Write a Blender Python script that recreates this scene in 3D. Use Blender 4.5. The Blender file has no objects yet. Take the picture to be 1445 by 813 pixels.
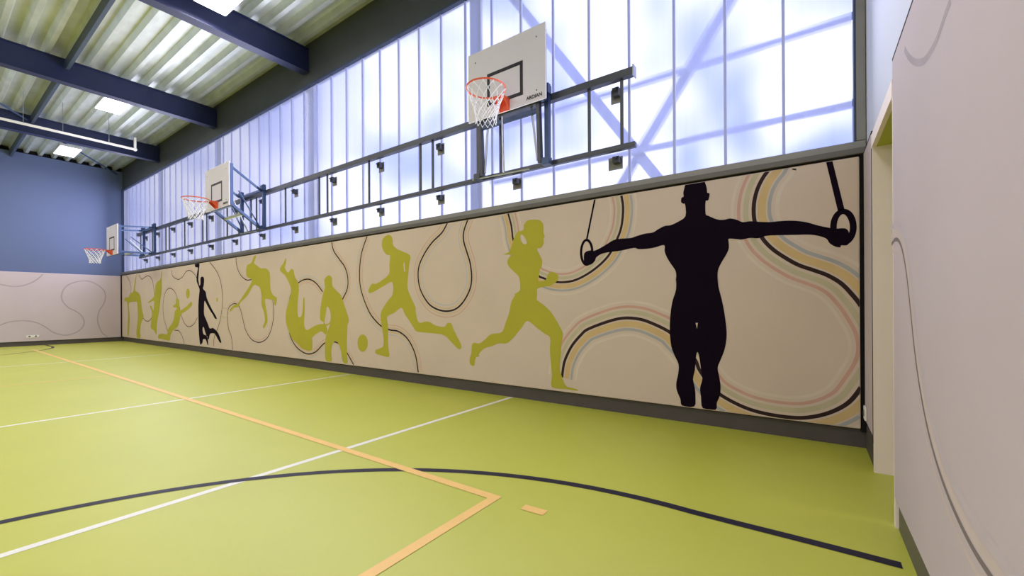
import bpy, bmesh, math, random
from mathutils import Vector, Matrix
from mathutils.geometry import tessellate_polygon
MURAL = {"fig":{"gymnast":[[[-1.012,2.457],[-1.032,2.398],[-1.042,2.35],[-1.039,2.314],[-1.06,2.305],[-1.063,2.26],[-1.04,2.24],[-1.025,2.231],[-1.023,2.112],[-1.095,2.064],[-1.172,2.037],[-1.228,2.037],[-1.3,2.008],[-1.351,1.981],[-1.433,1.978],[-1.524,1.961],[-1.593,1.946],[-1.712,1.949],[-1.793,1.94],[-1.893,1.891],[-1.978,1.854],[-2.03,1.839],[-2.056,1.849],[-2.117,1.842],[-2.15,1.815],[-2.154,1.75],[-2.145,1.701],[-2.11,1.677],[-2.057,1.687],[-2.013,1.725],[-1.996,1.764],[-1.927,1.798],[-1.827,1.81],[-1.697,1.816],[-1.555,1.834],[-1.509,1.816],[-1.419,1.812],[-1.33,1.819],[-1.236,1.836],[-1.232,1.774],[-1.209,1.707],[-1.167,1.632],[-1.125,1.564],[-1.116,1.506],[-1.122,1.43],[-1.119,1.501],[-1.119,1.369],[-1.153,1.256],[-1.175,1.123],[-1.184,0.952],[-1.17,0.781],[-1.138,0.688],[-1.098,0.596],[-1.102,0.502],[-1.121,0.406],[-1.118,0.331],[-1.082,0.241],[-1.065,0.177],[-0.949,0.183],[-0.936,0.277],[-0.941,0.368],[-0.958,0.459],[-0.94,0.553],[-0.929,0.683],[-0.916,0.735],[-0.899,0.684],[-0.883,0.557],[-0.872,0.467],[-0.893,0.373],[-0.885,0.283],[-0.868,0.175],[-0.752,0.176],[-0.74,0.246],[-0.713,0.321],[-0.706,0.411],[-0.717,0.499],[-0.731,0.588],[-0.708,0.661],[-0.675,0.752],[-0.656,0.842],[-0.65,0.948],[-0.666,1.108],[-0.686,1.232],[-0.71,1.339],[-0.721,1.393],[-0.725,1.483],[-0.726,1.415],[-0.725,1.534],[-0.695,1.613],[-0.651,1.69],[-0.627,1.752],[-0.629,1.816],[-0.626,1.843],[-0.565,1.834],[-0.516,1.825],[-0.447,1.833],[-0.38,1.824],[-0.314,1.84],[-0.223,1.836],[-0.098,1.826],[-0.001,1.819],[0.07,1.801],[0.127,1.771],[0.15,1.729],[0.189,1.697],[0.223,1.688],[0.228,1.704],[0.267,1.702],[0.281,1.731],[0.282,1.801],[0.257,1.845],[0.184,1.851],[0.139,1.866],[0.07,1.892],[-0.001,1.925],[-0.073,1.948],[-0.147,1.96],[-0.222,1.964],[-0.287,1.964],[-0.379,1.978],[-0.446,1.991],[-0.508,1.99],[-0.557,2.018],[-0.614,2.038],[-0.671,2.032],[-0.73,2.044],[-0.804,2.086],[-0.811,2.092],[-0.832,2.109],[-0.832,2.233],[-0.81,2.24],[-0.797,2.276],[-0.797,2.311],[-0.816,2.317],[-0.82,2.363],[-0.835,2.421],[-0.847,2.446],[-0.899,2.462],[-0.952,2.462]],[[-0.932,1.027],[-0.91,1.027],[-0.919,0.968]]],"runner":[[[-2.914,2.305],[-2.812,2.297],[-2.753,2.281],[-2.709,2.238],[-2.701,2.187],[-2.7,2.117],[-2.684,2.073],[-2.701,2.046],[-2.701,1.983],[-2.739,1.936],[-2.781,1.933],[-2.794,1.913],[-2.773,1.875],[-2.74,1.816],[-2.721,1.758],[-2.733,1.695],[-2.758,1.654],[-2.77,1.583],[-2.78,1.527],[-2.734,1.518],[-2.668,1.536],[-2.643,1.592],[-2.603,1.625],[-2.539,1.614],[-2.495,1.578],[-2.5,1.529],[-2.532,1.496],[-2.604,1.457],[-2.685,1.446],[-2.792,1.425],[-2.798,1.356],[-2.805,1.292],[-2.785,1.27],[-2.694,1.212],[-2.601,1.131],[-2.519,1.02],[-2.448,0.902],[-2.436,0.855],[-2.458,0.727],[-2.468,0.6],[-2.483,0.503],[-2.474,0.409],[-2.434,0.301],[-2.39,0.235],[-2.303,0.224],[-2.243,0.211],[-2.252,0.198],[-2.408,0.201],[-2.594,0.206],[-2.593,0.35],[-2.605,0.494],[-2.619,0.655],[-2.616,0.813],[-2.696,0.862],[-2.82,0.941],[-2.947,1.018],[-3.028,0.936],[-3.111,0.849],[-3.194,0.769],[-3.279,0.714],[-3.409,0.708],[-3.521,0.667],[-3.634,0.635],[-3.715,0.585],[-3.756,0.538],[-3.746,0.511],[-3.803,0.498],[-3.827,0.433],[-3.835,0.383],[-3.871,0.371],[-3.919,0.399],[-3.923,0.472],[-3.894,0.548],[-3.881,0.659],[-3.845,0.697],[-3.738,0.693],[-3.633,0.761],[-3.542,0.826],[-3.386,0.849],[-3.332,0.894],[-3.288,0.999],[-3.234,1.121],[-3.201,1.258],[-3.138,1.352],[-3.149,1.364],[-3.066,1.406],[-3.055,1.479],[-3.067,1.553],[-3.085,1.598],[-3.165,1.669],[-3.228,1.724],[-3.259,1.786],[-3.236,1.844],[-3.191,1.878],[-3.218,1.885],[-3.32,1.895],[-3.236,1.919],[-3.199,1.976],[-3.171,2.047],[-3.135,2.118],[-3.089,2.172],[-3.001,2.189],[-2.992,2.249],[-2.957,2.289]],[[-3.04,2.13],[-2.984,2.096],[-2.947,2.012],[-2.994,2.005],[-3.023,2.031],[-3.046,2.072]]],"footballer":[[[-5.681,2.401],[-5.597,2.365],[-5.565,2.303],[-5.557,2.221],[-5.456,2.145],[-5.316,2.093],[-5.149,2.015],[-5.169,1.872],[-5.194,1.716],[-5.211,1.507],[-5.127,1.347],[-5.034,1.204],[-5.027,1.126],[-4.979,0.984],[-4.905,0.96],[-4.76,0.983],[-4.583,0.921],[-4.412,0.907],[-4.361,0.957],[-4.279,0.963],[-4.214,0.851],[-4.087,0.665],[-4.094,0.598],[-4.151,0.602],[-4.281,0.692],[-4.413,0.78],[-4.619,0.803],[-4.981,0.817],[-5.063,0.866],[-5.169,0.981],[-5.277,1.086],[-5.363,1.192],[-5.546,1.106],[-5.714,1.042],[-5.694,0.892],[-5.696,0.672],[-5.689,0.522],[-5.669,0.387],[-5.869,0.393],[-6.023,0.421],[-6.022,0.477],[-5.912,0.511],[-5.816,0.563],[-5.823,0.75],[-5.865,0.916],[-5.885,1.082],[-5.819,1.193],[-5.69,1.316],[-5.572,1.423],[-5.583,1.613],[-5.773,1.565],[-5.925,1.514],[-6.08,1.462],[-6.194,1.451],[-6.207,1.508],[-6.115,1.605],[-6.012,1.601],[-5.858,1.651],[-5.665,1.752],[-5.651,1.902],[-5.633,2.05],[-5.705,2.069],[-5.789,2.131],[-5.844,2.246],[-5.809,2.354]],[[-5.286,1.932],[-5.26,1.772],[-5.291,1.768],[-5.31,1.881]]],"tumbling_player":[[[-8.982,2.255],[-8.984,2.141],[-9.029,2.045],[-8.903,1.938],[-8.793,2.003],[-8.686,1.983],[-8.634,1.841],[-8.504,1.712],[-8.479,1.56],[-8.518,1.368],[-8.536,1.175],[-8.511,1.024],[-8.408,1.025],[-8.345,1.121],[-8.311,1.392],[-8.261,1.364],[-8.269,1.067],[-8.282,0.85],[-8.182,0.758],[-7.912,0.844],[-7.628,0.889],[-7.469,0.815],[-7.516,0.686],[-7.653,0.746],[-7.818,0.702],[-7.987,0.617],[-7.988,0.537],[-8.004,0.377],[-8.137,0.348],[-8.262,0.363],[-8.389,0.383],[-8.569,0.485],[-8.755,0.56],[-8.889,0.724],[-8.998,0.892],[-8.995,1.119],[-8.91,1.289],[-8.799,1.484],[-8.797,1.625],[-8.905,1.769],[-9.031,1.888],[-9.211,1.983],[-9.222,2.056],[-9.096,2.148]]],"bending_player":[[[-7.414,1.812],[-7.304,1.756],[-7.292,1.616],[-7.175,1.524],[-7.026,1.434],[-6.943,1.296],[-6.861,1.149],[-6.781,0.978],[-6.822,0.88],[-6.836,0.709],[-6.847,0.488],[-6.84,0.342],[-6.829,0.196],[-6.974,0.21],[-7.015,0.356],[-7.077,0.501],[-7.184,0.584],[-7.294,0.516],[-7.34,0.362],[-7.328,0.198],[-7.521,0.202],[-7.551,0.401],[-7.53,0.608],[-7.47,0.738],[-7.379,0.894],[-7.492,0.853],[-7.605,0.89],[-7.582,0.916],[-7.697,0.966],[-7.71,1.096],[-7.671,1.278],[-7.599,1.484],[-7.539,1.586],[-7.551,1.741]],[[-7.465,1.225],[-7.363,1.123],[-7.356,0.971],[-7.423,0.906],[-7.527,0.891],[-7.559,0.942],[-7.512,1.097]]],"leaping_player":[[[-10.412,2.399],[-10.313,2.379],[-10.414,2.243],[-10.304,2.184],[-10.088,2.095],[-9.851,2.081],[-9.698,1.985],[-9.674,1.822],[-9.651,1.598],[-9.527,1.471],[-9.379,1.419],[-9.43,1.261],[-9.504,1.286],[-9.503,1.36],[-9.679,1.387],[-9.885,1.402],[-9.887,1.276],[-9.836,1.125],[-9.797,0.925],[-9.866,0.823],[-9.972,0.745],[-10.008,0.795],[-9.917,0.923],[-9.967,1.125],[-10.071,1.278],[-10.069,1.482],[-10.147,1.662],[-10.255,1.704],[-10.448,1.724],[-10.764,1.495],[-11.121,1.34],[-11.244,1.232],[-11.493,1.205],[-11.653,1.122],[-11.717,1.164],[-11.492,1.274],[-11.274,1.314],[-10.94,1.526],[-10.704,1.679],[-10.56,1.793],[-10.559,1.872],[-10.788,1.948],[-10.815,2.109],[-10.755,2.212],[-10.554,2.252]]],"dunking_player":[[[-13.9,2.44],[-13.606,2.436],[-13.63,2.295],[-13.661,2.125],[-13.685,1.983],[-13.6,1.822],[-13.541,1.892],[-13.54,2.019],[-13.431,2.063],[-13.304,2.023],[-13.292,1.91],[-13.329,1.799],[-13.365,1.73],[-13.191,1.641],[-13.124,1.486],[-12.955,1.318],[-12.756,1.152],[-12.56,1.017],[-12.483,0.923],[-12.626,0.949],[-12.724,1.03],[-12.923,1.152],[-13.126,1.305],[-13.264,1.405],[-13.301,1.265],[-13.304,1.04],[-13.167,0.901],[-13.031,0.764],[-12.93,0.67],[-12.729,0.689],[-12.501,0.613],[-12.373,0.537],[-12.217,0.342],[-12.3,0.326],[-12.439,0.413],[-12.599,0.529],[-12.764,0.551],[-12.932,0.518],[-13.002,0.377],[-13.104,0.429],[-13.241,0.564],[-13.344,0.702],[-13.416,0.644],[-13.347,0.505],[-13.104,0.457],[-13.038,0.237],[-13.107,0.248],[-13.209,0.369],[-13.385,0.362],[-13.421,0.276],[-13.566,0.213],[-13.636,0.352],[-13.683,0.637],[-13.699,1.038],[-13.695,1.324],[-13.64,1.581],[-13.616,1.723],[-13.724,1.855],[-13.811,1.959],[-13.793,2.131],[-13.717,2.314],[-13.865,2.337],[-13.924,2.384]]],"kneeling_player":[[[-15.313,1.508],[-15.144,1.444],[-15.13,1.275],[-15.048,1.152],[-14.735,1.212],[-14.415,1.315],[-14.22,1.387],[-14.143,1.343],[-14.221,1.255],[-14.576,1.137],[-14.984,1.03],[-15.112,0.845],[-15.283,0.657],[-15.631,0.555],[-15.855,0.39],[-15.948,0.228],[-16.269,0.231],[-16.695,0.246],[-16.988,0.252],[-16.937,0.37],[-16.596,0.414],[-16.173,0.412],[-16.079,0.575],[-15.761,0.741],[-15.582,0.901],[-15.491,1.121],[-15.317,1.214],[-15.62,1.246],[-15.619,1.293],[-15.401,1.354],[-15.399,1.463]]],"reaching_player":[[[-16.648,2.38],[-16.604,2.363],[-16.626,2.138],[-16.609,2.077],[-16.614,1.776],[-16.753,1.446],[-16.893,1.082],[-17.081,0.744],[-17.133,0.373],[-17.363,0.49],[-17.694,0.576],[-17.643,0.797],[-17.562,1.049],[-17.655,1.174],[-17.779,1.269],[-17.71,1.316],[-17.558,1.237],[-17.427,1.143],[-17.348,1.361],[-17.393,1.454],[-17.924,1.391],[-17.923,1.429],[-17.391,1.579],[-17.296,1.701],[-17.246,1.886],[-17.105,2.035],[-16.786,2.114],[-16.696,2.201]]],"stooping_player":[[[-19.255,2.35],[-19.2,2.331],[-19.373,1.867],[-19.048,1.775],[-18.784,1.637],[-18.684,1.405],[-18.584,1.143],[-18.434,0.915],[-18.696,0.716],[-18.806,0.45],[-18.811,0.202],[-19.185,0.205],[-19.235,0.438],[-19.122,0.708],[-19.063,0.976],[-19.141,1.41],[-19.381,1.446],[-19.946,1.435],[-20.122,1.315],[-20.014,0.9],[-20.142,0.274],[-20.295,0.269],[-20.263,0.688],[-20.211,0.968],[-20.32,1.439],[-20.595,1.477],[-20.654,1.566],[-20.532,1.617],[-20.116,1.627],[-19.998,1.729],[-19.597,1.805],[-19.482,1.989]]]},"balls":{"football":[[-6.236,0.584],[-6.245,0.532],[-6.271,0.485],[-6.309,0.449],[-6.357,0.428],[-6.407,0.425],[-6.455,0.44],[-6.494,0.473],[-6.52,0.518],[-6.528,0.571],[-6.519,0.624],[-6.492,0.672],[-6.453,0.708],[-6.404,0.728],[-6.354,0.729],[-6.307,0.713],[-6.269,0.68],[-6.244,0.635]],"flying_ball":[[-14.309,1.625],[-14.318,1.576],[-14.343,1.534],[-14.381,1.503],[-14.427,1.487],[-14.476,1.488],[-14.523,1.505],[-14.56,1.538],[-14.584,1.582],[-14.592,1.631],[-14.583,1.68],[-14.557,1.722],[-14.519,1.753],[-14.472,1.769],[-14.423,1.768],[-14.377,1.749],[-14.34,1.717],[-14.317,1.673]],"small_ball":[[-12.406,1.421],[-12.409,1.402],[-12.418,1.386],[-12.432,1.374],[-12.449,1.368],[-12.467,1.368],[-12.484,1.375],[-12.497,1.387],[-12.506,1.404],[-12.509,1.422],[-12.505,1.44],[-12.496,1.457],[-12.482,1.468],[-12.466,1.474],[-12.447,1.474],[-12.431,1.467],[-12.418,1.455],[-12.409,1.439]]},"strokes":{"left_ring":[[[-2.047,1.824],[-2.052,1.776],[-2.064,1.734],[-2.083,1.703],[-2.106,1.687],[-2.131,1.689],[-2.154,1.708],[-2.173,1.741],[-2.185,1.785],[-2.189,1.835],[-2.184,1.884],[-2.171,1.926],[-2.152,1.957],[-2.129,1.972],[-2.104,1.969],[-2.082,1.95],[-2.063,1.917],[-2.051,1.873]],1,0.03],"right_ring":[[[0.309,1.851],[0.305,1.807],[0.293,1.769],[0.276,1.741],[0.254,1.727],[0.231,1.729],[0.21,1.747],[0.192,1.779],[0.18,1.82],[0.177,1.866],[0.181,1.911],[0.193,1.949],[0.211,1.976],[0.233,1.989],[0.256,1.986],[0.277,1.968],[0.294,1.936],[0.305,1.896]],1,0.045],"left_strap":[[[-2.012,2.443],[-2.117,1.972]],0,0.022],"right_strap":[[[0.151,2.457],[0.23,2.0]],0,0.045],"hoop_outline":[[[-11.79,1.088],[-11.804,1.048],[-11.845,1.012],[-11.906,0.985],[-11.982,0.971],[-12.063,0.97],[-12.14,0.983],[-12.203,1.009],[-12.244,1.045],[-12.258,1.086],[-12.243,1.127],[-12.201,1.163],[-12.137,1.189],[-12.06,1.203],[-11.979,1.203],[-11.903,1.189],[-11.843,1.163],[-11.803,1.128]],1,0.02]},"curves":[[[[-0.274,2.475],[-0.284,2.456],[-0.337,2.386],[-0.384,2.287],[-0.412,2.168],[-0.416,2.044],[-0.399,1.949],[-0.347,1.821],[-0.275,1.722],[-0.186,1.64],[-0.075,1.558],[0.045,1.5],[0.137,1.453],[0.227,1.381],[0.302,1.281],[0.359,1.184],[0.436,1.011],[0.463,0.84],[0.434,0.681],[0.356,0.516],[0.273,0.378],[0.156,0.281],[0.022,0.219],[-0.118,0.192],[-0.324,0.197],[-0.511,0.236],[-0.709,0.33],[-0.812,0.431],[-0.899,0.557],[-0.935,0.651],[-1.026,0.762],[-1.119,0.856],[-1.195,0.932],[-1.353,1.009],[-1.496,1.056],[-1.667,1.067],[-1.846,1.03],[-2.104,0.934],[-2.196,0.863],[-2.3,0.75],[-2.37,0.637],[-2.424,0.508],[-2.452,0.339]],1.0,1],[[[-1.704,2.463],[-1.678,2.32],[-1.682,2.181],[-1.703,2.06],[-1.744,1.956],[-1.824,1.806],[-1.911,1.71],[-2.031,1.621],[-2.155,1.554],[-2.264,1.513],[-2.354,1.496],[-2.446,1.493],[-2.524,1.5],[-2.62,1.52],[-2.701,1.552],[-2.77,1.581],[-2.901,1.676],[-3.074,1.862],[-3.162,2.076],[-3.179,2.182],[-3.197,2.288],[-3.245,2.443]],0.8,1],[[[-4.335,2.441],[-4.45,2.306],[-4.661,2.176],[-4.837,2.007],[-4.949,1.829],[-4.965,1.643],[-4.908,1.454],[-4.755,1.267],[-4.584,1.175],[-4.378,1.139],[-4.178,1.174],[-4.023,1.288],[-3.909,1.456],[-3.878,1.625],[-3.906,1.824],[-3.961,1.97],[-4.024,2.146],[-4.016,2.288],[-3.932,2.455]],0.65,1],[[[-6.237,2.432],[-6.392,2.16],[-6.452,1.882],[-6.443,1.6],[-6.342,1.352],[-6.177,1.108],[-6.015,0.973],[-5.856,0.881],[-5.651,0.829],[-5.451,0.812],[-5.259,0.728],[-5.12,0.591],[-5.029,0.423],[-4.977,0.186]],0.6,-1],[[[-7.307,2.434],[-7.244,2.264],[-7.053,2.082],[-6.899,1.944],[-6.809,1.758],[-6.823,1.541],[-6.985,1.337]],0.5,-1],[[[-7.618,1.506],[-7.86,1.688],[-8.149,1.771],[-8.489,1.712],[-8.767,1.514],[-8.874,1.287],[-8.894,1.015],[-8.857,0.681],[-8.699,0.479],[-8.466,0.347],[-8.165,0.283],[-7.874,0.34],[-7.594,0.509],[-7.392,0.556],[-7.132,0.549],[-6.883,0.414],[-6.643,0.177]],0.5,-1],[[[-11.352,2.43],[-11.324,2.247],[-11.203,2.076],[-11.023,1.945],[-10.789,1.863],[-10.531,1.863]],0.45,1],[[[-11.555,0.183],[-11.634,0.496],[-11.8,0.711],[-11.839,0.968],[-11.793,1.189],[-11.624,1.28],[-11.417,1.315],[-11.176,1.224],[-11.022,0.976],[-10.871,0.698],[-10.572,0.483],[-10.21,0.423],[-9.862,0.511],[-9.658,0.698],[-9.537,0.959],[-9.521,1.217],[-9.615,1.542]],0.45,1],[[[-12.925,2.422],[-12.533,2.186],[-12.264,1.907],[-12.136,1.527],[-12.185,1.152],[-12.369,0.773],[-12.649,0.459],[-12.699,0.217]],0.4,1],[[[-15.768,2.362],[-15.645,2.177],[-15.218,2.061],[-14.863,2.119],[-14.574,2.255],[-14.295,2.274],[-13.971,2.161],[-13.762,2.008]],0.4,1],[[[-16.118,0.515],[-16.442,0.921],[-16.502,1.337],[-16.296,1.702],[-15.904,1.819],[-15.467,1.682],[-15.17,1.326],[-14.997,1.022],[-14.711,0.768],[-14.374,0.682],[-13.992,0.781],[-13.778,0.948]],0.4,1],[[[-15.547,0.553],[-15.182,0.541],[-14.89,0.377],[-14.743,0.16]],0.4,1],[[[-18.943,2.381],[-18.62,2.213],[-18.224,2.271],[-17.916,2.292],[-17.544,2.144],[-17.374,1.824],[-17.266,1.439]],0.4,1],[[[-18.643,0.949],[-18.25,0.803],[-17.866,0.798],[-17.536,0.934]],0.4,1],[[[-20.426,2.425],[-19.977,2.164],[-19.841,1.841],[-20.08,1.472]],0.35,1]],"cw":[[[1.638,2.002],[1.889,1.945],[2.095,1.973],[2.28,2.068],[2.443,2.217],[2.553,2.374]],[[1.486,0.615],[1.633,0.705],[1.834,0.803],[2.143,0.833],[2.41,0.756],[2.629,0.584],[2.797,0.411],[3.055,0.304],[3.292,0.363],[3.474,0.525],[3.537,0.738],[3.476,0.956],[3.325,1.13],[3.147,1.259],[3.016,1.469],[2.988,1.679],[3.062,1.933],[3.21,2.086],[3.42,2.181],[3.667,2.192],[3.887,2.07],[4.048,1.876],[4.096,1.655],[4.046,1.388],[3.932,1.145],[3.882,0.859],[3.913,0.594],[4.009,0.324],[4.145,0.182]]],"ce":[[[[2.692,2.403],[2.592,2.318],[2.454,2.228],[2.306,2.161],[2.198,2.139],[2.081,2.135],[1.976,2.158],[1.907,2.169]],0.05],[[[3.098,1.53],[3.003,1.549],[2.895,1.535],[2.796,1.495],[2.688,1.382],[2.607,1.231],[2.504,0.983],[2.426,0.888],[2.303,0.733],[2.131,0.624],[1.968,0.557],[1.789,0.519],[1.644,0.503],[1.562,0.515],[1.3,0.5],[1.1,0.49],[0.85,0.51],[0.5,0.58],[0.1,0.72]],0.012]]}
C = bpy.context.scene.collection
random.seed(4)
S = bpy.context.scene

# ------------------------------------------------------------------ materials
def mat(name, col, rough=.6, metal=0.0, spec=.5, noise=0.0, scale=6.0, bump=0.0, bscale=200.0, emit=None):
    m = bpy.data.materials.new(name); m.use_nodes = True
    nt = m.node_tree; b = nt.nodes['Principled BSDF']
    b.inputs['Base Color'].default_value = (*col, 1)
    b.inputs['Roughness'].default_value = rough
    b.inputs['Metallic'].default_value = metal
    b.inputs['Specular IOR Level'].default_value = spec
    tc = nt.nodes.new('ShaderNodeTexCoord')
    if noise:
        n = nt.nodes.new('ShaderNodeTexNoise'); n.inputs['Scale'].default_value = scale; n.inputs['Detail'].default_value = 4
        r = nt.nodes.new('ShaderNodeValToRGB')
        r.color_ramp.elements[0].position = .3; r.color_ramp.elements[1].position = .7
        r.color_ramp.elements[0].color = (*[c*(1-noise) for c in col], 1)
        r.color_ramp.elements[1].color = (*[min(1, c*(1+noise)) for c in col], 1)
        nt.links.new(tc.outputs['Object'], n.inputs['Vector']); nt.links.new(n.outputs['Fac'], r.inputs['Fac'])
        nt.links.new(r.outputs['Color'], b.inputs['Base Color'])
    if bump:
        n2 = nt.nodes.new('ShaderNodeTexNoise'); n2.inputs['Scale'].default_value = bscale
        bp = nt.nodes.new('ShaderNodeBump'); bp.inputs['Strength'].default_value = bump; bp.inputs['Distance'].default_value = .002
        nt.links.new(tc.outputs['Object'], n2.inputs['Vector']); nt.links.new(n2.outputs['Fac'], bp.inputs['Height'])
        nt.links.new(bp.outputs['Normal'], b.inputs['Normal'])
    if emit:
        b.inputs['Emission Color'].default_value = (*emit[0], 1); b.inputs['Emission Strength'].default_value = emit[1]
    return m

M = dict(
    floor=mat('floor_vinyl', (.485, .515, .055), .45, 0, .8, noise=.03, scale=1.2, bump=.15, bscale=500),
    pad=mat('mural_fabric', (.65, .53, .455), .85, 0, .25, noise=.025, scale=1.5, bump=.3, bscale=900),
    pad_daylit=mat('mural_fabric_daylit', (.56, .48, .52), .85, 0, .25, noise=.03, scale=1.2, bump=.3, bscale=900),  # mural fabric again, with cool window light mixed into its colour
    green=mat('print_green', (.45, .41, .045), .85, 0, .2, noise=.03, scale=2),
    dark=mat('print_aubergine', (.007, .003, .010), .9, 0, .08, noise=.1, scale=2),
    line=mat('print_brown', (.035, .018, .018), .8, 0, .2, noise=.1, scale=2),
    line_soft=mat('print_brown_soft', (.25, .19, .18), .8, 0, .2, noise=.1, scale=2),
    band_red=mat('print_red', (.60, .36, .30), .85, 0, .2, noise=.05), band_green=mat('print_sage', (.53, .47, .33), .85, 0, .2, noise=.05),
    band_yellow=mat('print_yellow', (.63, .45, .23), .85, 0, .2, noise=.05), band_blue=mat('print_blue', (.40, .40, .42), .85, 0, .2, noise=.05),
    band_white=mat('print_white', (.68, .58, .50), .85, 0, .2, noise=.03),
    pale_red=mat('print_pale_red', (.62, .36, .30), .85, 0, .2, noise=.05),
    pale_blue=mat('print_pale_blue', (.46, .48, .54), .85, 0, .2, noise=.05),
    pale_tan=mat('print_pale_tan', (.62, .48, .32), .85, 0, .2, noise=.03),
    pale_warm=mat('print_pale_warm', (.60, .50, .49), .85, 0, .2, noise=.03), pale_cool=mat('print_pale_cool', (.54, .475, .53), .85, 0, .2, noise=.03),
    curve_grey=mat('print_grey', (.40, .345, .38), .85, 0, .2, noise=.05),
    curve_brown=mat('print_taupe', (.22, .18, .18), .85, 0, .2, noise=.05),
    bluewall=mat('blue_wall_paint', (.115, .15, .29), .6, 0, .3, noise=.02, scale=.8),
    white=mat('white_wall_paint', (.62, .65, .76), .7, 0, .3, noise=.02, scale=1),
    cream=mat('cream_paint', (.90, .79, .74), .6, 0, .3, noise=.02, scale=1),
    lime=mat('lime_paint', (.42, .46, .05), .6, 0, .3, noise=.03, scale=1),
    navy=mat('navy_steel', (.012, .018, .075), .42, .0, .5, noise=.08, scale=2),
    band=mat('upper_wall_panel', (.065, .074, .085), .6, 0, .3, noise=.06, scale=1.5),
    deck=mat('galvanised_deck', (.68, .72, .68), .38, .5, .5, noise=.10, scale=2.5),
    purlin=mat('purlin_steel', (.06, .085, .14), .5, .2, .5, noise=.05),
    base=mat('baseboard_rubber', (.085, .072, .072), .55, 0, .4, noise=.06, scale=3),
    black=mat('black_gap', (.008, .007, .008), .8, 0, .2, noise=.1),
    alu=mat('grey_aluminium', (.24, .235, .22), .45, .3, .5, noise=.04, scale=5),
    alu_dark=mat('dark_aluminium', (.13, .12, .11), .5, .3, .5, noise=.05, scale=5),
    frame_blue=mat('window_profile', (.04, .06, .14), .5, .1, .5, noise=.05),
    seam=mat('glass_seam', (.30, .32, .55), .5, 0, .5, noise=.05, emit=((.34, .37, .70), .30)),  # seams emit a little, imitating daylight around the joints
    rail=mat('painted_steel_grey', (.075, .08, .095), .4, .4, .5, noise=.08, scale=8),
    blue_steel=mat('blue_grey_steel', (.042, .075, .17), .4, .3, .5, noise=.08, scale=8),
    chrome=mat('bright_steel', (.45, .47, .5), .3, .8, .5, noise=.05),
    ply=mat('strut_pale', (.42, .45, .30), .5, .1, .5, noise=.05),
    board=mat('backboard_white', (.70, .67, .74), .45, 0, .4, noise=.02, scale=3),
    marking=mat('board_black', (.015, .012, .02), .5, 0, .4, noise=.1),
    orange=mat('rim_orange', (.72, .10, .035), .4, 0, .5, noise=.05),
    net=mat('net_cord', (.85, .85, .88), .8, 0, .2, noise=.04),
    l_white=mat('line_white', (.80, .80, .72), .45, 0, .4, noise=.03), l_black=mat('line_black', (.012, .010, .028), .5, 0, .25, noise=.1),
    l_orange=mat('line_orange', (.85, .55, .18), .45, 0, .4, noise=.03),
    socket=mat('socket_white', (.8, .78, .75), .4, 0, .5, noise=.02),
    lamp=mat('lamp_diffuser', (.9, .9, .9), .5, 0, .3, noise=.02, emit=((1, .97, .93), 7.0)),
    lamp_case=mat('lamp_case', (.6, .62, .68), .5, .2, .5, noise=.02),
    ext=mat('outside_steel', (.012, .035, .16), .6, .0, .4, noise=.05),
    ext_pale=mat('outside_bracing', (.22, .26, .55), .6, .0, .4, noise=.05),
)
# translucent U-profile glass: emission stands in for diffused daylight; shows what stands outside softly blurred
def glazing_material():
    m = bpy.data.materials.new('translucent_glazing'); m.use_nodes = True; nt = m.node_tree; nt.nodes.clear()
    N = nt.nodes.new; L = nt.links.new
    out = N('ShaderNodeOutputMaterial'); mix = N('ShaderNodeAddShader')
    em = N('ShaderNodeEmission'); rf = N('ShaderNodeBsdfRefraction'); gl = N('ShaderNodeBsdfDiffuse'); add2 = N('ShaderNodeAddShader')
    tc = N('ShaderNodeTexCoord'); mp = N('ShaderNodeMapping'); mp.inputs['Scale'].default_value = (26, 1, .05)
    nz = N('ShaderNodeTexNoise'); nz.inputs['Scale'].default_value = 1.0; nz.inputs['Detail'].default_value = 3
    L(tc.outputs['Object'], mp.inputs['Vector']); L(mp.outputs['Vector'], nz.inputs['Vector'])
    r = N('ShaderNodeValToRGB'); r.color_ramp.elements[0].position = .3; r.color_ramp.elements[1].position = .62
    r.color_ramp.elements[0].color = (.50, .55, .90, 1); r.color_ramp.elements[1].color = (.57, .61, .93, 1)
    L(nz.outputs['Fac'], r.inputs['Fac']); L(r.outputs['Color'], em.inputs['Color']); em.inputs['Strength'].default_value = .42
    rf.inputs['Color'].default_value = (.66, .67, .70, 1); rf.inputs['Roughness'].default_value = .36; rf.inputs['IOR'].default_value = 1.12
    gl.inputs['Color'].default_value = (.06, .06, .08, 1)
    tr = N('ShaderNodeBsdfTransparent'); tr.inputs['Color'].default_value = (.32, .32, .32, 1); add3 = N('ShaderNodeAddShader')
    L(rf.outputs[0], add3.inputs[0]); L(tr.outputs[0], add3.inputs[1])
    L(em.outputs[0], mix.inputs[0]); L(add3.outputs[0], mix.inputs[1]); L(mix.outputs[0], add2.inputs[0]); L(gl.outputs[0], add2.inputs[1])
    L(add2.outputs[0], out.inputs['Surface'])
    return m
M['glass'] = glazing_material()

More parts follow.
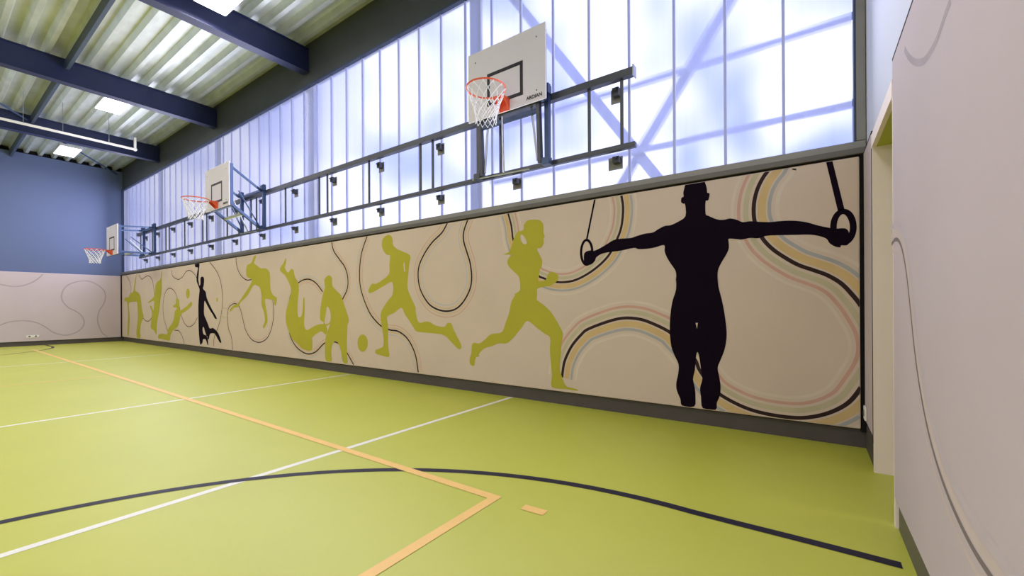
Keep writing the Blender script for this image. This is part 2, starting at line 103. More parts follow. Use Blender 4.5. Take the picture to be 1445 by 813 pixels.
# ------------------------------------------------------------------ helpers
def obj(name, bm, m, parent=None, smooth=False, keep=False):
    me = bpy.data.meshes.new(name)
    if not keep: bmesh.ops.recalc_face_normals(bm, faces=bm.faces[:])
    bm.to_mesh(me); bm.free(); me.materials.append(m)
    if smooth:
        for p in me.polygons: p.use_smooth = True
    o = bpy.data.objects.new(name, me); C.objects.link(o)
    if parent: o.parent = parent
    return o
def empty(name, label, cat, group=None, loc=(0, 0, 0)):
    o = bpy.data.objects.new(name, None); C.objects.link(o); o.location = loc; o.empty_display_size = .2
    o['label'] = label; o['category'] = cat
    if group: o['group'] = group
    return o
def tag(o, label, cat, group=None):
    o['label'] = label; o['category'] = cat
    if group: o['group'] = group
    return o
def struct(name, bm, m, parent=None, smooth=False, flip=False):
    o = obj(name, bm, m, parent, smooth, flip); o['kind'] = 'structure'; return o
def B(): return bmesh.new()
def box(bm, x0, x1, y0, y1, z0, z1, bev=0):
    r = bmesh.ops.create_cube(bm, size=1, matrix=Matrix.Translation(((x0+x1)/2, (y0+y1)/2, (z0+z1)/2)) @ Matrix.Diagonal((abs(x1-x0), abs(y1-y0), abs(z1-z0), 1)))
    if bev:
        es = {e for v in r['verts'] for e in v.link_edges}
        bmesh.ops.bevel(bm, geom=list(es), offset=bev, segments=2, affect='EDGES', profile=.6)
    return bm
def bar(bm, a, b, w, h, up=(0, 0, 1)):
    a, b = Vector(a), Vector(b); d = (b-a); L = d.length; d.normalize()
    u = Vector(up); s = d.cross(u)
    if s.length < 1e-4: s = d.cross(Vector((1, 0, 0)))
    s.normalize(); u = s.cross(d)
    R = Matrix((s, d, u)).transposed().to_4x4(); R.translation = (a+b)/2
    r = bmesh.ops.create_cube(bm, size=1, matrix=R @ Matrix.Diagonal((w, L, h, 1)))
    es = {e for v in r['verts'] for e in v.link_edges}
    bmesh.ops.bevel(bm, geom=list(es), offset=min(w, h)*.12, segments=1, affect='EDGES')
    return bm
def tube(bm, pts, r, n=8, closed=False):
    pts = [Vector(p) for p in pts]; rings = []; N = len(pts)
    for i, p in enumerate(pts):
        if closed: d = pts[(i+1) % N]-pts[i-1]
        else: d = pts[min(i+1, N-1)]-pts[max(i-1, 0)]
        d.normalize(); u = Vector((0, 0, 1)) if abs(d.z) < .9 else Vector((1, 0, 0))
        s = d.cross(u).normalized(); u = s.cross(d)
        rings.append([bm.verts.new(p+r*(math.cos(2*math.pi*k/n)*s+math.sin(2*math.pi*k/n)*u)) for k in range(n)])
    for i in range(N if closed else N-1):
        A, D = rings[i], rings[(i+1) % N]
        for k in range(n): bm.faces.new((A[k], A[(k+1) % n], D[(k+1) % n], D[k]))
    if not closed: bm.faces.new(rings[0][::-1]); bm.faces.new(rings[-1])
    return bm
def spline(pts, k=4, closed=False):
    P = [Vector(p) for p in pts]; n = len(P); out = []
    for i in range(n if closed else n-1):
        if closed: a, b, c, d = P[i-1], P[i], P[(i+1) % n], P[(i+2) % n]
        else: a, b, c, d = P[max(i-1, 0)], P[i], P[i+1], P[min(i+2, n-1)]
        for j in range(k):
            t = j/k
            out.append(.5*((2*b)+(c-a)*t+(2*a-5*b+4*c-d)*t*t+(3*b-a-3*c+d)*t**3))
    if not closed: out.append(P[-1])
    return out
class Plane:            # maps flat (u, v) drawings onto a wall or the floor, lift = how far the print stands proud
    def __init__(s, f): s.f = f
    def __call__(s, p, lift): return s.f(p[0], p[1], lift)
north = Plane(lambda u, v, l: Vector((u, 4.54-l*.2, v)))
west = Plane(lambda u, v, l: Vector((-21.0+l*.25, u, v)))
east = Plane(lambda u, v, l: Vector((.375-l*.12, u, v)))
ground = Plane(lambda u, v, l: Vector((u, v, l)))
def poly(bm, plane, outer, holes=(), lift=.004):
    loops = [[Vector((p[0], p[1], 0)) for p in outer]]+[[Vector((p[0], p[1], 0)) for p in h] for h in holes]
    flat = [p for l in loops for p in l]
    vs = [bm.verts.new(plane(p, lift)) for p in flat]
    for t in tessellate_polygon(loops):
        try: bm.faces.new([vs[i] for i in t])
        except ValueError: pass
    return bm
def ribbon(bm, plane, pts, w, lift=.003, off=0, closed=False, clip=None):
    P = [Vector((p[0], p[1])) for p in pts]; n = len(P); L = []; R = []
    for i in range(n):
        d = (P[(i+1) % n]-P[i-1]) if closed else (P[min(i+1, n-1)]-P[max(i-1, 0)])
        d.normalize(); nrm = Vector((-d.y, d.x))
        L.append(P[i]+nrm*(off+w/2)); R.append(P[i]+nrm*(off-w/2))
    def ok(q): return clip is None or (clip[0] <= q.x <= clip[1] and clip[2] <= q.y <= clip[3])
    def cl(q): return Vector((min(max(q.x, clip[0]), clip[1]), min(max(q.y, clip[2]), clip[3]))) if clip else q
    for i in range(n if closed else n-1):
        j = (i+1) % n; q = [L[i], L[j], R[j], R[i]]
        if not any(ok(x) for x in q): continue
        q = [cl(x) for x in q]
        if (q[0]-q[2]).length < 1e-5: continue
        bm.faces.new([bm.verts.new(plane(x, lift)) for x in q])
    return bm

# ------------------------------------------------------------------ room shell
XW, XE, YN, YS, ZT = -21.06, .40, 4.60, -9.0, 6.36
fl = struct('floor', box(B(), XW-.3, 1.2, YS-.3, YN+.2, -.2, 0), M['floor'])
fl['label'] = 'lime green sports hall floor with painted court lines'
def fline(pts, w, m, lift, label):
    o = obj('court_line', ribbon(B(), ground, pts, w, lift), M[m], fl); o['label'] = label; return o
fline([(-6.76, YS+1), (-6.76, 4.54)], .055, 'l_white', .0012, 'white line crossing the floor beyond the arc')
fline([(-3.225, YS+1), (-3.225, 4.58)], .055, 'l_white', .0012, 'white line crossing the black arc')
fline([(-13.8, YS+1), (-13.8, 4.0)], .055, 'l_white', .0012, 'thin white line farthest down the hall')
fline([(-19.0, 2.106), (-1.587, 2.106)], .066, 'l_orange', .0024, 'long pale orange line')
fline([(-1.62, 2.073), (-1.62, -6.0)], .066, 'l_orange', .0024, 'pale orange line running towards the viewer')
fline([(-1.405, 2.103), (-1.255, 2.112)], .066, 'l_orange', .0024, 'short orange dash')
fline([(-10.3, 2.1), (-10.3, -6.0)], .05, 'l_orange', .0020, 'faint orange line')
def arc(cx, sgn, xe):
    cy, R = -.50, 3.115
    pts = [(xe, 2.612)]+[(cx+(xe-cx)*(1-t/6), 2.612+.003*math.sin(t)) for t in range(1, 6)]
    pts += [(cx-sgn*R*math.sin(a), cy+R*math.cos(a)) for a in [math.pi*k/64 for k in range(65)]]
    pts += [(xe, cy-R)]
    return pts
fline(arc(-.72, 1, .345), .062, 'l_black', .0016, 'black curved line ending at the right wall')
fline(arc(-19.95, -1, -20.98), .062, 'l_black', .0016, 'black curved line at the far end')

# long wall (north): lower wall, window, upper band
struct('wall_north', box(B(), XW-.3, XE+.2, YN, YN+.2, 0, 2.56), M['base'])
struct('wall_north_upper', box(B(), XW-.3, XE+.2, YN-.01, YN+.06, 5.645, ZT+.3), M['band'])
struct('wall_west', box(B(), XW-.2, XW, YS, YN+.2, 0, ZT-.03), M['bluewall'])
struct('wall_south', box(B(), XW-.3, 1.2, YS-.2, YS, 0, ZT+.3), M['white'])
struct('trim_1', box(B(), XW-.25, XW-.12, YS, YN+.2, ZT-.03, ZT+.3), M['black'])
bm = B(); box(bm, XE, XE+.8, YS, 3.07, 0, ZT+.3); box(bm, XE, XE+.8, 3.07, 3.99, 2.34, ZT+.3); box(bm, XE, XE+.8, 3.99, YN+.2, 0, ZT+.3)
struct('wall_east', bm, M['white'])
# doorway recess in the east wall
d1 = struct('door_1', box(B(), .95, 1.0, 3.07, 3.99, 0, 2.34), M['cream'])
struct('jamb', box(B(), .378, .95, 3.955, 3.99, 0, 2.325), M['cream'], d1)
struct('jamb', box(B(), .376, .95, 3.035, 3.07, 0, 2.325), M['cream'], d1)
struct('soffit', box(B(), .401, .95, 3.07, 3.955, 2.325, 2.345), M['lime'], d1)
struct('lintel', box(B(), .374, .3999, 3.06, 3.985, 2.325, 2.42), M['cream'], d1)

# baseboards
struct('baseboard_north', box(B(), XW, .39, 4.585, 4.5999, 0, .150), M['base'])
struct('baseboard_west', box(B(), XW, -21.045, YS, 4.585, 0, .135), M['base'])
struct('baseboard_east', box(B(), .388, .3999, YS, 3.02, 0, .14), M['alu_dark'])
struct('baseboard_east_corner', box(B(), .388, .3999, 3.992, 4.58, 0, .2), M['base'])
struct('trim_2', box(B(), -21.05, -20.97, 4.52, 4.599, .15, 2.44), M['black'])         # dark joint in the far corner
struct('trim_3', box(B(), .355, .399, 4.545, 4.599, .14, 2.46), M['black'])            # dark joint in the near corner

# sill between mural and window: two aluminium steps
struct('trim_4', box(B(), XW, .395, 4.525, 4.5999, 2.455, 2.505, .004), M['alu_dark'])
struct('trim_5', box(B(), XW, .395, 4.54, 4.66, 2.505, 2.565, .004), M['alu'])

# window band
WX0, WX1, WZ0, WZ1 = XW+.03, .335, 2.575, 5.62
win = struct('window_1', box(B(), WX1, .395, 4.56, 4.66, WZ0, 5.66), M['alu'])
win['label'] = 'long band of translucent glazing above the mural'
struct('window_frame', box(B(), WX1-.015, WX1, 4.57, 4.66, WZ0, WZ1), M['frame_blue'], win)
struct('window_frame', box(B(), WX0, WX1, 4.565, 4.66, WZ1, WZ1+.03), M['frame_blue'], win)
struct('window_frame', box(B(), WX0, WX1, 4.59, 4.66, 2.562, WZ0), M['frame_blue'], win)
struct('window_frame', box(B(), XW, WX0, 4.56, 4.66, WZ0, 5.66), M['frame_blue'], win)
bm = B()
seams = [-.18-.4835*k for k in range(44) if -.18-.4835*k > WX0+.05]
edges = [WX1-.015]+seams+[WX0]
for a, b in zip(edges, edges[1:]):
    v = [bm.verts.new(p) for p in ((a-.008, 4.63, WZ0), (b+.008, 4.63, WZ0), (b+.008, 4.63, WZ1), (a-.008, 4.63, WZ1))]
    bm.faces.new(v)
g = struct('glazing', bm, M['glass'], win, flip=True)
bm = B()
for s in seams: box(bm, s-.012, s+.012, 4.615, 4.645, WZ0, WZ1)
struct('glazing_seams', bm, M['seam'], win)

# ceiling: trapezoidal steel deck, ribs running along the hall
bm = B(); prof = []
p0 = YS; pitch = .31; y = YS
while y < YN+.1:
    prof += [(y, ZT), (y+.075, ZT), (y+.115, ZT+.12), (y+.27, ZT+.12)]; y += pitch
prof = [(yy+.02, z) for yy, z in prof]
rows = []
for x in (XW-.12, -16, -11, -6, 1.0): rows.append([bm.verts.new((x, yy, z)) for yy, z in prof])
for r0, r1 in zip(rows, rows[1:]):
    for i in range(len(prof)-1): bm.faces.new((r0[i], r0[i+1], r1[i+1], r1[i]))
struct('ceiling', bm, M['deck'])
struct('ceiling_roof', box(B(), XW-.3, 1.2, YS-.2, YN+.25, ZT+.3, ZT+.4), M['black'])

# ------------------------------------------------------------------ roof steel
def beam(x, label):
    bm = B(); z0, z1 = 5.88, ZT-.005
    box(bm, x-.1, x+.1, YS+.01, YN-.03, z0, z0+.022)         # bottom flange
    box(bm, x-.1, x+.1, YS+.01, YN-.03, z1-.022, z1)         # top flange
    box(bm, x+.055, x+.075, YS+.01, YN-.03, z0+.022, z1-.022)
    box(bm, x-.075, x-.055, YS+.01, YN-.03, z0+.022, z1-.022)
    o = obj('roof_beam', bm, M['navy']); tag(o, label, 'roof beam', 'navy roof beams across the hall'); return o
beam(-3.70, 'navy steel roof beam above the nearest backboard, just outside the photo')
beam(-8.20, 'navy steel roof beam with the nearest ceiling light in front of it')
beam(-12.60, 'navy steel roof beam in the middle, between two ceiling lights')
beam(-16.98, 'navy steel roof beam behind the white pipe, farthest down the hall')
pur = empty('roof_purlin', 'thin dark blue purlin running lengthwise between the roof beams', 'purlin')
for a, b in ((-21.05, -17.09), (-16.87, -12.71), (-12.49, -8.31), (-8.09, -3.81)):
    bm = B(); box(bm, a, b, 1.85, 1.862, 6.14, ZT-.005); box(bm, a, b, 1.862, 1.905, 6.14, 6.152)
    obj('purlin_length', bm, M['purlin'], pur)
o = obj('brace_rod', tube(B(), [(-20.98, 4.42, 6.2), (-17.12, 1.93, 6.2)], .022), M['blue_steel'])
tag(o, 'slim blue diagonal brace rod running into the far ceiling corner', 'brace', 'diagonal roof braces')
o = obj('brace_rod', tube(B(), [(-16.85, 1.8, 6.2), (-12.75, -.85, 6.2)], .022), M['blue_steel'])
tag(o, 'slim blue diagonal brace rod at the left edge before the farthest beam', 'brace', 'diagonal roof braces')
pipe = empty('curtain_track', 'white hanging pipe with a turned-up end below the farthest roof beam', 'pipe')
bm = B(); bar(bm, (-15.2, YS+.3, 5.60), (-15.2, 3.62, 5.60), .065, .05); obj('track_rail', bm, M['socket'], pipe)
bm = B(); bar(bm, (-15.2, 3.58, 5.56), (-15.2, 3.58, 5.93), .05, .05, (0, 1, 0)); obj('track_end', bm, M['socket'], pipe)
for yy in (3.05, 2.2, 1.55, .6, -1, -2.5, -4): obj('hanger_wire', tube(B(), [(-15.2, yy, 5.65), (-15.2, yy, ZT+.01)], .006, 5), M['chrome'], pipe)

def ceiling_light(cx, cy, w, label, z=6.0):
    t = empty('ceiling_light', label, 'ceiling light', 'rectangular ceiling lights', (cx, cy, z))
    bm = B(); box(bm, -w/2-.02, w/2+.02, -.24, .24, .012, .09, .01); obj('housing', bm, M['lamp_case'], t)
    bm = B(); box(bm, -w/2, w/2, -.215, .215, 0, .012); obj('diffuser', bm, M['lamp'], t)
    for sx in (-1, 1): obj('hanger_rod', tube(B(), [(sx*w*.4, 0, .08), (sx*w*.4, 0, ZT-z+.10)], .008, 6), M['chrome'], t)
ceiling_light(-13.50, 2.77, .86, 'bright rectangular ceiling light hanging between the middle and farthest roof beams')
ceiling_light(-18.48, 2.77, 1.05, 'bright rectangular ceiling light closest to the blue end wall')
ceiling_light(-7.42, 2.77, .80, 'bright rectangular ceiling light overlapping the nearest roof beam at the top edge')

# ------------------------------------------------------------------ wall rails carrying the hoops
rails = empty('hoop_rail_frame', 'long grey ladder-like steel rail frame fixed across the glazing', 'rail frame')
YR = 4.42
bm = B(); box(bm, -18.45, -1.505, YR-.045, YR-.03, 3.645, 3.725); box(bm, -18.45, -1.505, YR-.03, YR+.03, 3.645, 3.655); box(bm, -18.45, -1.505, YR-.03, YR+.03, 3.715, 3.725)
obj('top_rail', bm, M['rail'], rails)
bm = B(); box(bm, -18.30, -1.49, YR-.03, YR+.03, 2.885, 2.94, .004); obj('bottom_rail', bm, M['rail'], rails)
for s, x in ((0, -1.50), (1, -18.455)):
    bm = B(); box(bm, x-.006, x+.006, YR-.05, YR+.04, 3.63, 3.745); obj('end_cap', bm, M['chrome'], rails)
for x in (-1.64, -2.02, -3.27, -4.51, -4.77, -6.01, -7.24, -7.51, -8.75, -10.01, -10.27, -11.52, -12.75, -13.01, -14.28, -15.51, -15.79, -17.03, -18.2):
    bm = B(); box(bm, x-.016, x+.016, YR-.012, YR+.012, 2.935, 3.65, .003); obj('rung', bm, M['rail'], rails)
for i, x in enumerate([-1.75, -3.12, -4.51, -5.91, -7.29, -8.67, -10.07, -11.46, -12.90, -14.33, -15.7, -17.08, -18.3]):
    for top in (0, 1):
        if top and i in (1,): continue
        z0, z1 = (3.51, 3.66) if top else (2.76, 2.89)
        bm = B(); w = .12 if (i in (0, 9) and not top) else .085
        box(bm, x-w, x+.045, 4.605, 4.618, z0-.01, z1); pl = obj('wall_bracket', bm, M['alu'], rails)
        bm = B(); box(bm, x-.045, x+.03, 4.53, 4.605, z0+.045, z1-.015, .004); tube(bm, [(x, 4.49, (z0+z1)/2+.02), (x, 4.535, (z0+z1)/2+.02)], .012, 6)
        obj('bracket_block', bm, M['rail'], pl)

# ------------------------------------------------------------------ basketball hoops on lifting parallelogram arms
def hoop(cx, deg, reach, label, dark, text=True):
    t = empty('basketball_hoop', label, 'basketball hoop', 'basketball hoops on the wall rails', (cx, 4.3, 2.9))
    a = math.radians(deg); Lr = reach
    sm = M['rail'] if dark else M['blue_steel']
    dy, dz = -Lr*math.cos(a), Lr*math.sin(a)                  # where the lower arms carry the board, from the pivot
    yb = dy-.05; zb = dz-.08                                  # back and bottom of the board
    for s in (-1, 1):
        bm = B(); box(bm, s*.52-.028, s*.52+.028, .005, .065, -.01, .93, .004); box(bm, s*.52-.042, s*.52+.042, -.03, .06, .80, .90, .004)
        box(bm, s*.52-.05, s*.52+.05, -.03, .05, -.03, .05, .004)
        obj('upright', bm, M['blue_steel'] if not dark or s > 0 else sm, t)
        bm = B(); bar(bm, (s*.44, 0, 0), (s*.44, dy, dz), .05, .06); obj('lower_arm', bm, sm, t)
        bm = B(); bar(bm, (s*.50, -.02, .80), (s*.50, dy-.02, dz+.74), .03, .045); obj('upper_arm', bm, M['blue_steel'], t)
        bm = B(); tube(bm, [(s*.40, .0, .04), (s*.30, dy*.62, dz*.62+.48)], .014, 6); obj('diagonal_brace', bm, M['chrome'] if dark else M['blue_steel'], t)
        bm = B(); box(bm, s*.50-.04, s*.50+.04, yb+.02, yb+.08, zb+.02, zb+.86, .004); obj('board_rib', bm, M['blue_steel'], t)
    bm = B(); bar(bm, (-.44, dy*.95, dz*.95), (.44, dy*.95, dz*.95), .06, .09); obj('crossbar', bm, M['rail'] if dark else M['blue_steel'], t)
    bm = B(); kk = .80 if dark else .58; bar(bm, (-.44, dy*kk, dz*kk), (.44, dy*kk, dz*kk), .04, .055)
    o = obj('crossbar', bm, M['ply'] if not dark else M['blue_steel'], t)
    if not dark: o['label'] = 'pale crossbar'
    bm = B(); bar(bm, (-.5, .0, .80), (.5, .0, .80), .05, .05); obj('top_crossbar', bm, M['blue_steel'], t)
    bm = B(); tube(bm, [(-.08, -.03, -.02), (-.08, dy*.5-.03, dz*.9-.02 if deg > 60 else dz*.5+.42)], .014, 8); obj('height_spindle', bm, M['chrome'], t)
    bm = B(); tube(bm, [(-.60, -.02, -.02), (.30, -.02, -.045)], .009, 6); obj('spindle_shaft', bm, M['chrome'], t)
    # board
    w, h = 1.17, .88
    bm = B(); box(bm, -w/2, w/2, yb-.02, yb, zb, zb+h, .008); bd = obj('backboard', bm, M['board'], t)
    bm = B()
    x0, x1, z0, z1, k = -.27, .27, zb+.13, zb+.54, .042
    f = yb-.0225
    for q in ((x0, x1, z0, z0+k), (x0, x1, z1-k, z1), (x0, x0+k, z0+k, z1-k), (x1-k, x1, z0+k, z1-k)): box(bm, q[0], q[1], f, yb-.0195, q[2], q[3])
    obj('target_square', bm, M['marking'], bd)
    for sx in (-1, 1):
        for zz in (.12, .74):
            bm = B(); box(bm, sx*.46-.008, sx*.46+.008, f-.002, yb-.019, zb+zz, zb+zz+.016, .003); obj('bolt_head', bm, M['alu_dark'], bd)
    if text:
        cu = bpy.data.curves.new('lettering', 'FONT'); cu.body = 'ARDIAN'; cu.size = .058; cu.extrude = .0008; cu.offset = .0015; cu.align_x = 'RIGHT'
        tmp = bpy.data.objects.new('lettering', cu); C.objects.link(tmp)
        dg = bpy.context.evaluated_depsgraph_get(); me = bpy.data.meshes.new_from_object(tmp.evaluated_get(dg)); bpy.data.objects.remove(tmp)
        me.materials.clear(); me.materials.append(M['marking'])
        o = bpy.data.objects.new('lettering', me); C.objects.link(o); o.parent = bd
        o.rotation_euler = (math.pi/2, 0, 0); o.location = (w/2-.05, f, zb+.045)
    # rim, bracket, net
    zr = zb+.13; yc = yb-.02-.15-.215; R = .225
    circ = [(R*math.cos(2*math.pi*i/40), yc+R*math.sin(2*math.pi*i/40), zr) for i in range(40)]
    rim = obj('rim', tube(B(), circ, .010, 8, True), M['orange'], t, True)
    bm = B(); box(bm, -.075, .075, yb-.028, yb-.0205, zr-.13, zr+.02, .002)
    box(bm, -.075, .075, yb-.14, yb-.024, zr-.012, zr+.012, .003)
    for s in (-1, 1):
        v = [bm.verts.new(p) for p in ((s*.07, yb-.024, zr), (s*.07, yb-.024, zr-.125), (s*.07, yb-.15, zr-.01), (s*.07, yb-.15, zr))]; bm.faces.new(v)
        w2 = [bm.verts.new((p.co.x-s*.006, p.co.y, p.co.z)) for p in v]; bm.faces.new(w2[::-1])
        for i in range(4): bm.faces.new((v[i], w2[i], w2[(i+1) % 4], v[(i+1) % 4]))
        tube(bm, [(s*.06, yb-.13, zr), (s*.15, yc+R*.74, zr)], .008, 6)
    obj('rim_bracket', bm, M['orange'], rim)
    bm = B(); n = 12; lev = [(0, .219), (.07, .198), (.14, .172), (.21, .148), (.28, .128), (.34, .118), (.39, .122)]
    for i in range(n):
        for s in (-.5, .5):
            P = []
            for k, (dzn, rr) in enumerate(lev):
                ang = 2*math.pi*(i+s*(k % 2 if True else 0))/n
                P.append((rr*math.cos(ang), yc+rr*math.sin(ang), zr-.012-dzn))
            tube(bm, P, .0045 if deg > 60 else .006, 5)
    for i in range(n):
        ang = 2*math.pi*i/n; tube(bm, [(R*math.cos(ang), yc+R*math.sin(ang), zr-.005), (.219*math.cos(ang), yc+.219*math.sin(ang), zr-.03)], .006, 5)
    obj('net', bm, M['net'], rim)
    return t
hoop(-3.035, 87, .77, 'basketball hoop nearest the viewer, its board folded up close to the glazing', True)
hoop(-10.0, 36.5, .73, 'basketball hoop in the middle on half-raised blue arms', False)
hoop(-17.0, -1, .77, 'basketball hoop farthest away, lowered on level blue arms before the blue wall', False, False)

# ------------------------------------------------------------------ printed wall pads
def soft(pts): return spline([(p[0], p[1]) for p in pts], 3, True)
mural = obj('wall_mural', box(B(), -20.965, .352, 4.54, 4.585, .163, 2.437, .012), M['pad'])
tag(mural, 'long beige padded wall mural with green and black athlete silhouettes under the glazing', 'mural')
CL = (-20.9, .348, .172, 2.43)
def clampP(pts): return [(min(max(p[0], CL[0]), CL[1]), min(max(p[1], CL[2]), CL[3])) for p in pts]
dark_ones = ('gymnast', 'dunking_player')
names = dict(gymnast='black silhouette of a gymnast hanging between two rings', runner='green silhouette of a running woman with a ponytail',
    footballer='green silhouette of a running footballer', tumbling_player='green silhouette of an upside-down tumbling figure', bending_player='green silhouette of a stooping figure seen from behind',
    leaping_player='green silhouette of a leaping racket player', dunking_player='black silhouette of a jumping player holding a ball overhead', kneeling_player='green silhouette of a crouching figure reaching forward',
    reaching_player='green silhouette of an upright figure reaching up', stooping_player='green silhouette of a fencer')
for k, loops in MURAL['fig'].items():
    bm = poly(B(), north, clampP(soft(loops[0])), [soft(h) if len(h) > 4 else [Vector(p) for p in h] for h in loops[1:]], .006)
    if k == 'gymnast':
        for s in ('left_ring', 'right_ring', 'left_strap', 'right_strap'):
            p, c, w = MURAL['strokes'][s]; ribbon(bm, north, spline(p, 3, bool(c)) if c else [Vector(q) for q in p], w, .0065, 0, bool(c), CL)
    o = obj(k+'_silhouette', bm, M['dark' if k in dark_ones else 'green'], mural); o['label'] = names[k]
for k, pts in MURAL['balls'].items():
    obj('ball_silhouette', poly(B(), north, [Vector(p) for p in pts], (), .006), M['green'], mural)
p, c, w = MURAL['strokes']['hoop_outline']; obj('racket_outline', ribbon(B(), north, spline(p, 3, True), w, .0045, 0, True), M['band_green'], mural)
def seg(parent, plane, pts, w, off, lift, m, name, clip):
    P = [Vector((p[0], p[1])) for p in pts]; runs = [[]]
    for i, p in enumerate(P):
        d = (P[min(i+1, len(P)-1)]-P[max(i-1, 0)]).normalized(); q = p+Vector((-d.y, d.x))*off; e = w/2
        if clip[0]-e < q.x < clip[1]+e and clip[2]-e < q.y < clip[3]+e: runs[-1].append(p)
        elif runs[-1]: runs.append([])
    for run in runs:
        if len(run) < 3: continue
        bm = ribbon(B(), plane, run, w, lift, off, False, clip)
        if len(bm.faces): bmesh.ops.remove_doubles(bm, verts=bm.verts[:], dist=1e-5); obj(name, bm, M[m], parent)
        else: bm.free()
for pts, sc, sgn in MURAL['curves']:
    P = spline(pts, 6)
    big = sc >= .8
    bands = [(.062*sc*1.05, .045, 'band_green'), (.125*sc, .028, 'band_red'), (-.062*sc*1.05, .065, 'band_yellow'), (-.125*sc, .030, 'band_blue'), (-.185*sc, .03, 'band_white'), (.18*sc, .025, 'band_white')] if big \
        else [(.135*sc, .024/sc*.6, 'pale_red'), (.065*sc, .04/sc*.6, 'pale_tan'), (-.065*sc, .04/sc*.6, 'pale_tan'), (-.135*sc, .024/sc*.6, 'pale_blue')] if sc >= .5 else [(-.12*sc, .03, 'pale_red')]
    # direction: travelling down on the image's left side has red on the right-hand side
    for j, (off, w, m) in enumerate(bands):
        seg(mural, north, P, w*(sc if big else sc*.9), -off*sgn, .0024+.0002*j, m, 'curve_band', CL)
    seg(mural, north, P, .034*max(sc, .55) if big else .026 if sc >= .5 else .022, 0, .0042, 'line', 'curve_line', CL)

wp = obj('wall_mural', box(B(), -21.05, -21.0, -5.0, 4.515, .15, 2.425, .012), M['pad_daylit'])
tag(wp, 'pale padded wall panel with thin grey winding line below the blue end wall', 'mural')
for pts in MURAL['cw']:
    obj('curve_line', ribbon(B(), west, spline(pts, 6), .035, .003), M['curve_grey'], wp)
ep = obj('wall_mural', box(B(), .375, .3995, -6.0, 3.052, .155, 2.515, .006), M['pad_daylit'])
tag(ep, 'large pale wall panel right of the doorway with a soft curved print', 'mural')
for (pts, w), m in zip(MURAL['ce'], ('curve_grey', 'curve_brown')):
    P = spline(pts, 8)
    for _ in range(60 if w < .03 else 0): P = [P[0]]+[(P[i-1]+P[i]*2+P[i+1])/4 for i in range(1, len(P)-1)]+[P[-1]]
    if w > .03:
        obj('curve_line', ribbon(B(), east, P, .03, .003), M[m], ep)
    else:
        for j, (off, ww, mm) in enumerate([(-.035, .04, 'pale_warm'), (-.085, .03, 'pale_cool'), (.05, .018, 'pale_warm')]):
            obj('curve_band', ribbon(B(), east, P, ww, .0024+.0003*j, off), M[mm], ep)
        obj('curve_line', ribbon(B(), east, P, .02, .0042), M[m], ep)
fp = obj('wall_mural', box(B(), .375, .3995, 3.992, 4.50, .25, 2.44, .006), M['pad_daylit'])
tag(fp, 'narrow pale wall panel between the doorway and the ringed gymnast mural', 'mural')
struct('trim_6', box(B(), .386, .3998, -6, 3.03, .14, .155), M['black'])
struct('trim_7', box(B(), .3755, .3998, -6, 3.056, 2.515, 2.527), M['black'])
struct('trim_8', box(B(), .3755, .3998, 3.992, 4.53, 2.44, 2.452), M['black'])
struct('trim_9', box(B(), .3745, .3998, 3.985, 3.993, .2, 2.452), M['black'])

# sockets
so = empty('power_socket', 'white double power socket low on the pale end wall panel', 'socket', None, (-20.997, 2.32, .31))
bm = B(); box(bm, 0, .012, -.14, .14, -.04, .04, .004); obj('socket_plate', bm, M['socket'], so)
for yy in (-.07, .07):
    bm = B(); bmesh.ops.create_cone(bm, cap_ends=True, segments=20, radius1=.026, radius2=.026, depth=.004, matrix=Matrix.Translation((.0135, yy, 0)) @ Matrix.Rotation(math.pi/2, 4, 'Y')); obj('socket_hole', bm, M['alu_dark'], so)
so = empty('power_socket', 'small white power socket beside the near corner of the long mural', 'socket', None, (.372, 4.40, .33))
bm = B(); box(bm, -.012, .002, -.045, .045, -.055, .055, .006); obj('socket_plate', bm, M['socket'], so)
bm = B(); bmesh.ops.create_cone(bm, cap_ends=True, segments=20, radius1=.026, radius2=.026, depth=.004, matrix=Matrix.Translation((-.0135, 0, 0)) @ Matrix.Rotation(math.pi/2, 4, 'Y')); obj('socket_hole', bm, M['alu_dark'], so)

# ------------------------------------------------------------------ steelwork outside the glazing
where = ['right of the nearest hoop, at the window edge', 'directly behind the nearest hoop', 'between the nearest and middle hoops', 'left of the middle hoop', 'closest to the blue end wall']
for x, wtxt in zip([.52, -3.93, -8.33, -12.8, -17.28], where):
    bm = B(); box(bm, x-.07, x+.07, 4.665, 4.675, 0, 6.2); box(bm, x-.006, x+.006, 4.675, 4.74, 0, 6.2); box(bm, x-.07, x+.07, 4.74, 4.75, 0, 6.2)
    tag(obj('steel_column', bm, M['ext']), 'blue steel column outside seen blurred through the glazing, '+wtxt, 'column', 'columns behind the glazing')
for i, (a, b) in enumerate((((-3.85, 5.0, 6.2), (.45, 5.0, -.05)), ((.45, 5.12, 6.2), (-3.85, 5.12, -.05)))):
    bm = B(); bar(bm, a, b, .12, .03, (0, 1, 0)); 
    tag(obj('cross_brace', bm, M['ext_pale']), ('falling' if i == 0 else 'rising')+' diagonal brace outside, blurred behind the glazing beside the nearest hoop', 'brace', 'cross braces behind the glazing')
for z, wtxt in ((3.86, 'upper'), (3.04, 'lower')):
    bm = B(); bar(bm, (-3.85, 4.99 if z > 3.5 else 4.94, z), (.9, 4.99 if z > 3.5 else 4.94, z), .04, .06)
    tag(obj('cross_rail', bm, M['ext_pale']), wtxt+' faint horizontal rail outside, blurred behind the glazing right of the nearest hoop', 'rail', 'rails behind the glazing')

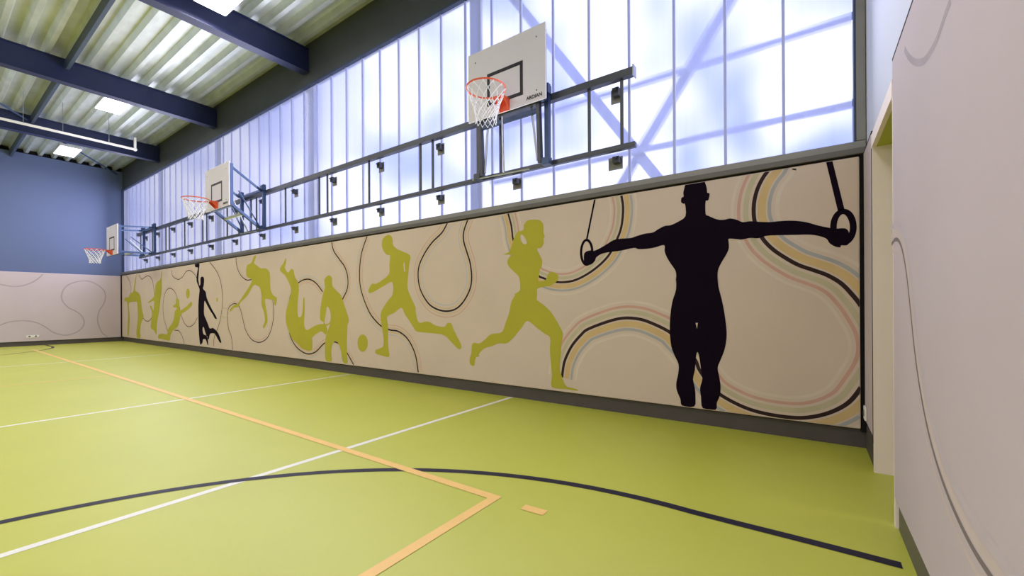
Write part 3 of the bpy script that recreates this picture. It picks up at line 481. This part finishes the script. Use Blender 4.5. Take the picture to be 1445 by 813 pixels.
# ------------------------------------------------------------------ light
w = bpy.data.worlds.new('World'); S.world = w; w.use_nodes = True; nt = w.node_tree
bg = nt.nodes['Background']; bg.inputs['Strength'].default_value = 1.15
tc = nt.nodes.new('ShaderNodeTexCoord'); nz = nt.nodes.new('ShaderNodeTexNoise'); nz.inputs['Scale'].default_value = 7.0; nz.inputs['Detail'].default_value = 1
cr = nt.nodes.new('ShaderNodeValToRGB'); cr.color_ramp.elements[0].position = .36; cr.color_ramp.elements[1].position = .56
cr.color_ramp.elements[0].color = (.22, .30, .85, 1); cr.color_ramp.elements[1].color = (.92, .93, 1.06, 1)
nt.links.new(tc.outputs['Generated'], nz.inputs['Vector']); nt.links.new(nz.outputs['Fac'], cr.inputs['Fac']); nt.links.new(cr.outputs['Color'], bg.inputs['Color'])
def area(name, loc, rot, sx, sy, power, col):
    l = bpy.data.lights.new(name, 'AREA'); l.shape = 'RECTANGLE'; l.size = sx; l.size_y = sy; l.energy = power; l.color = col
    o = bpy.data.objects.new(name, l); C.objects.link(o); o.location = loc; o.rotation_euler = rot; return o
for x in (-17.5, -12, -6.5, -1.5):
    for yy in (-5.5, -1.0):
        area('hall_fill', (x, yy, 5.8), (0, 0, 0), 1.2, .6, 88, (1, .89, .88))  # unseen general fill added overhead, without fixtures, tinted against green bounce
for x in (-18.48, -13.5, -7.42): area('fixture_lamp', (x, 2.77, 5.97), (0, 0, 0), .9, .42, 50, (1, .93, .93))
area('jamb_fill', (.62, 3.12, 1.4), (math.pi/2, 0, math.pi), .3, 1.8, 12, (1, .90, .88))  # added fill hidden behind the near jamb, brightens the far jamb
area('daylight', (-10.3, 4.2, 4.1), (-math.pi/2, 0, 0), 20.5, 2.6, 520, (.84, .84, 1))

# ------------------------------------------------------------------ camera
cam = bpy.data.cameras.new('camera'); co = bpy.data.objects.new('camera', cam); C.objects.link(co); S.camera = co
yaw, roll = .61216, -.0057146
fwd = Vector((-math.sin(yaw), math.cos(yaw), 0)); right = Vector((math.cos(yaw), math.sin(yaw), 0)); up = Vector((0, 0, 1))
r3 = right*math.cos(roll)+up*math.sin(roll); u3 = up*math.cos(roll)-right*math.sin(roll)
R = Matrix((r3, u3, -fwd)).transposed().to_4x4(); R.translation = (0, 0, 1.2); co.matrix_world = R
cam.sensor_width = 36; cam.lens = 596.145/1445*36; cam.shift_y = 26.355/1445; cam.clip_start = .02; cam.clip_end = 200
S.view_settings.view_transform = 'Standard'; S.view_settings.look = 'None'; S.view_settings.exposure = 0.0
S.cycles.use_denoising = True; S.cycles.max_bounces = 10; S.cycles.diffuse_bounces = 5; S.cycles.sample_clamp_indirect = 6
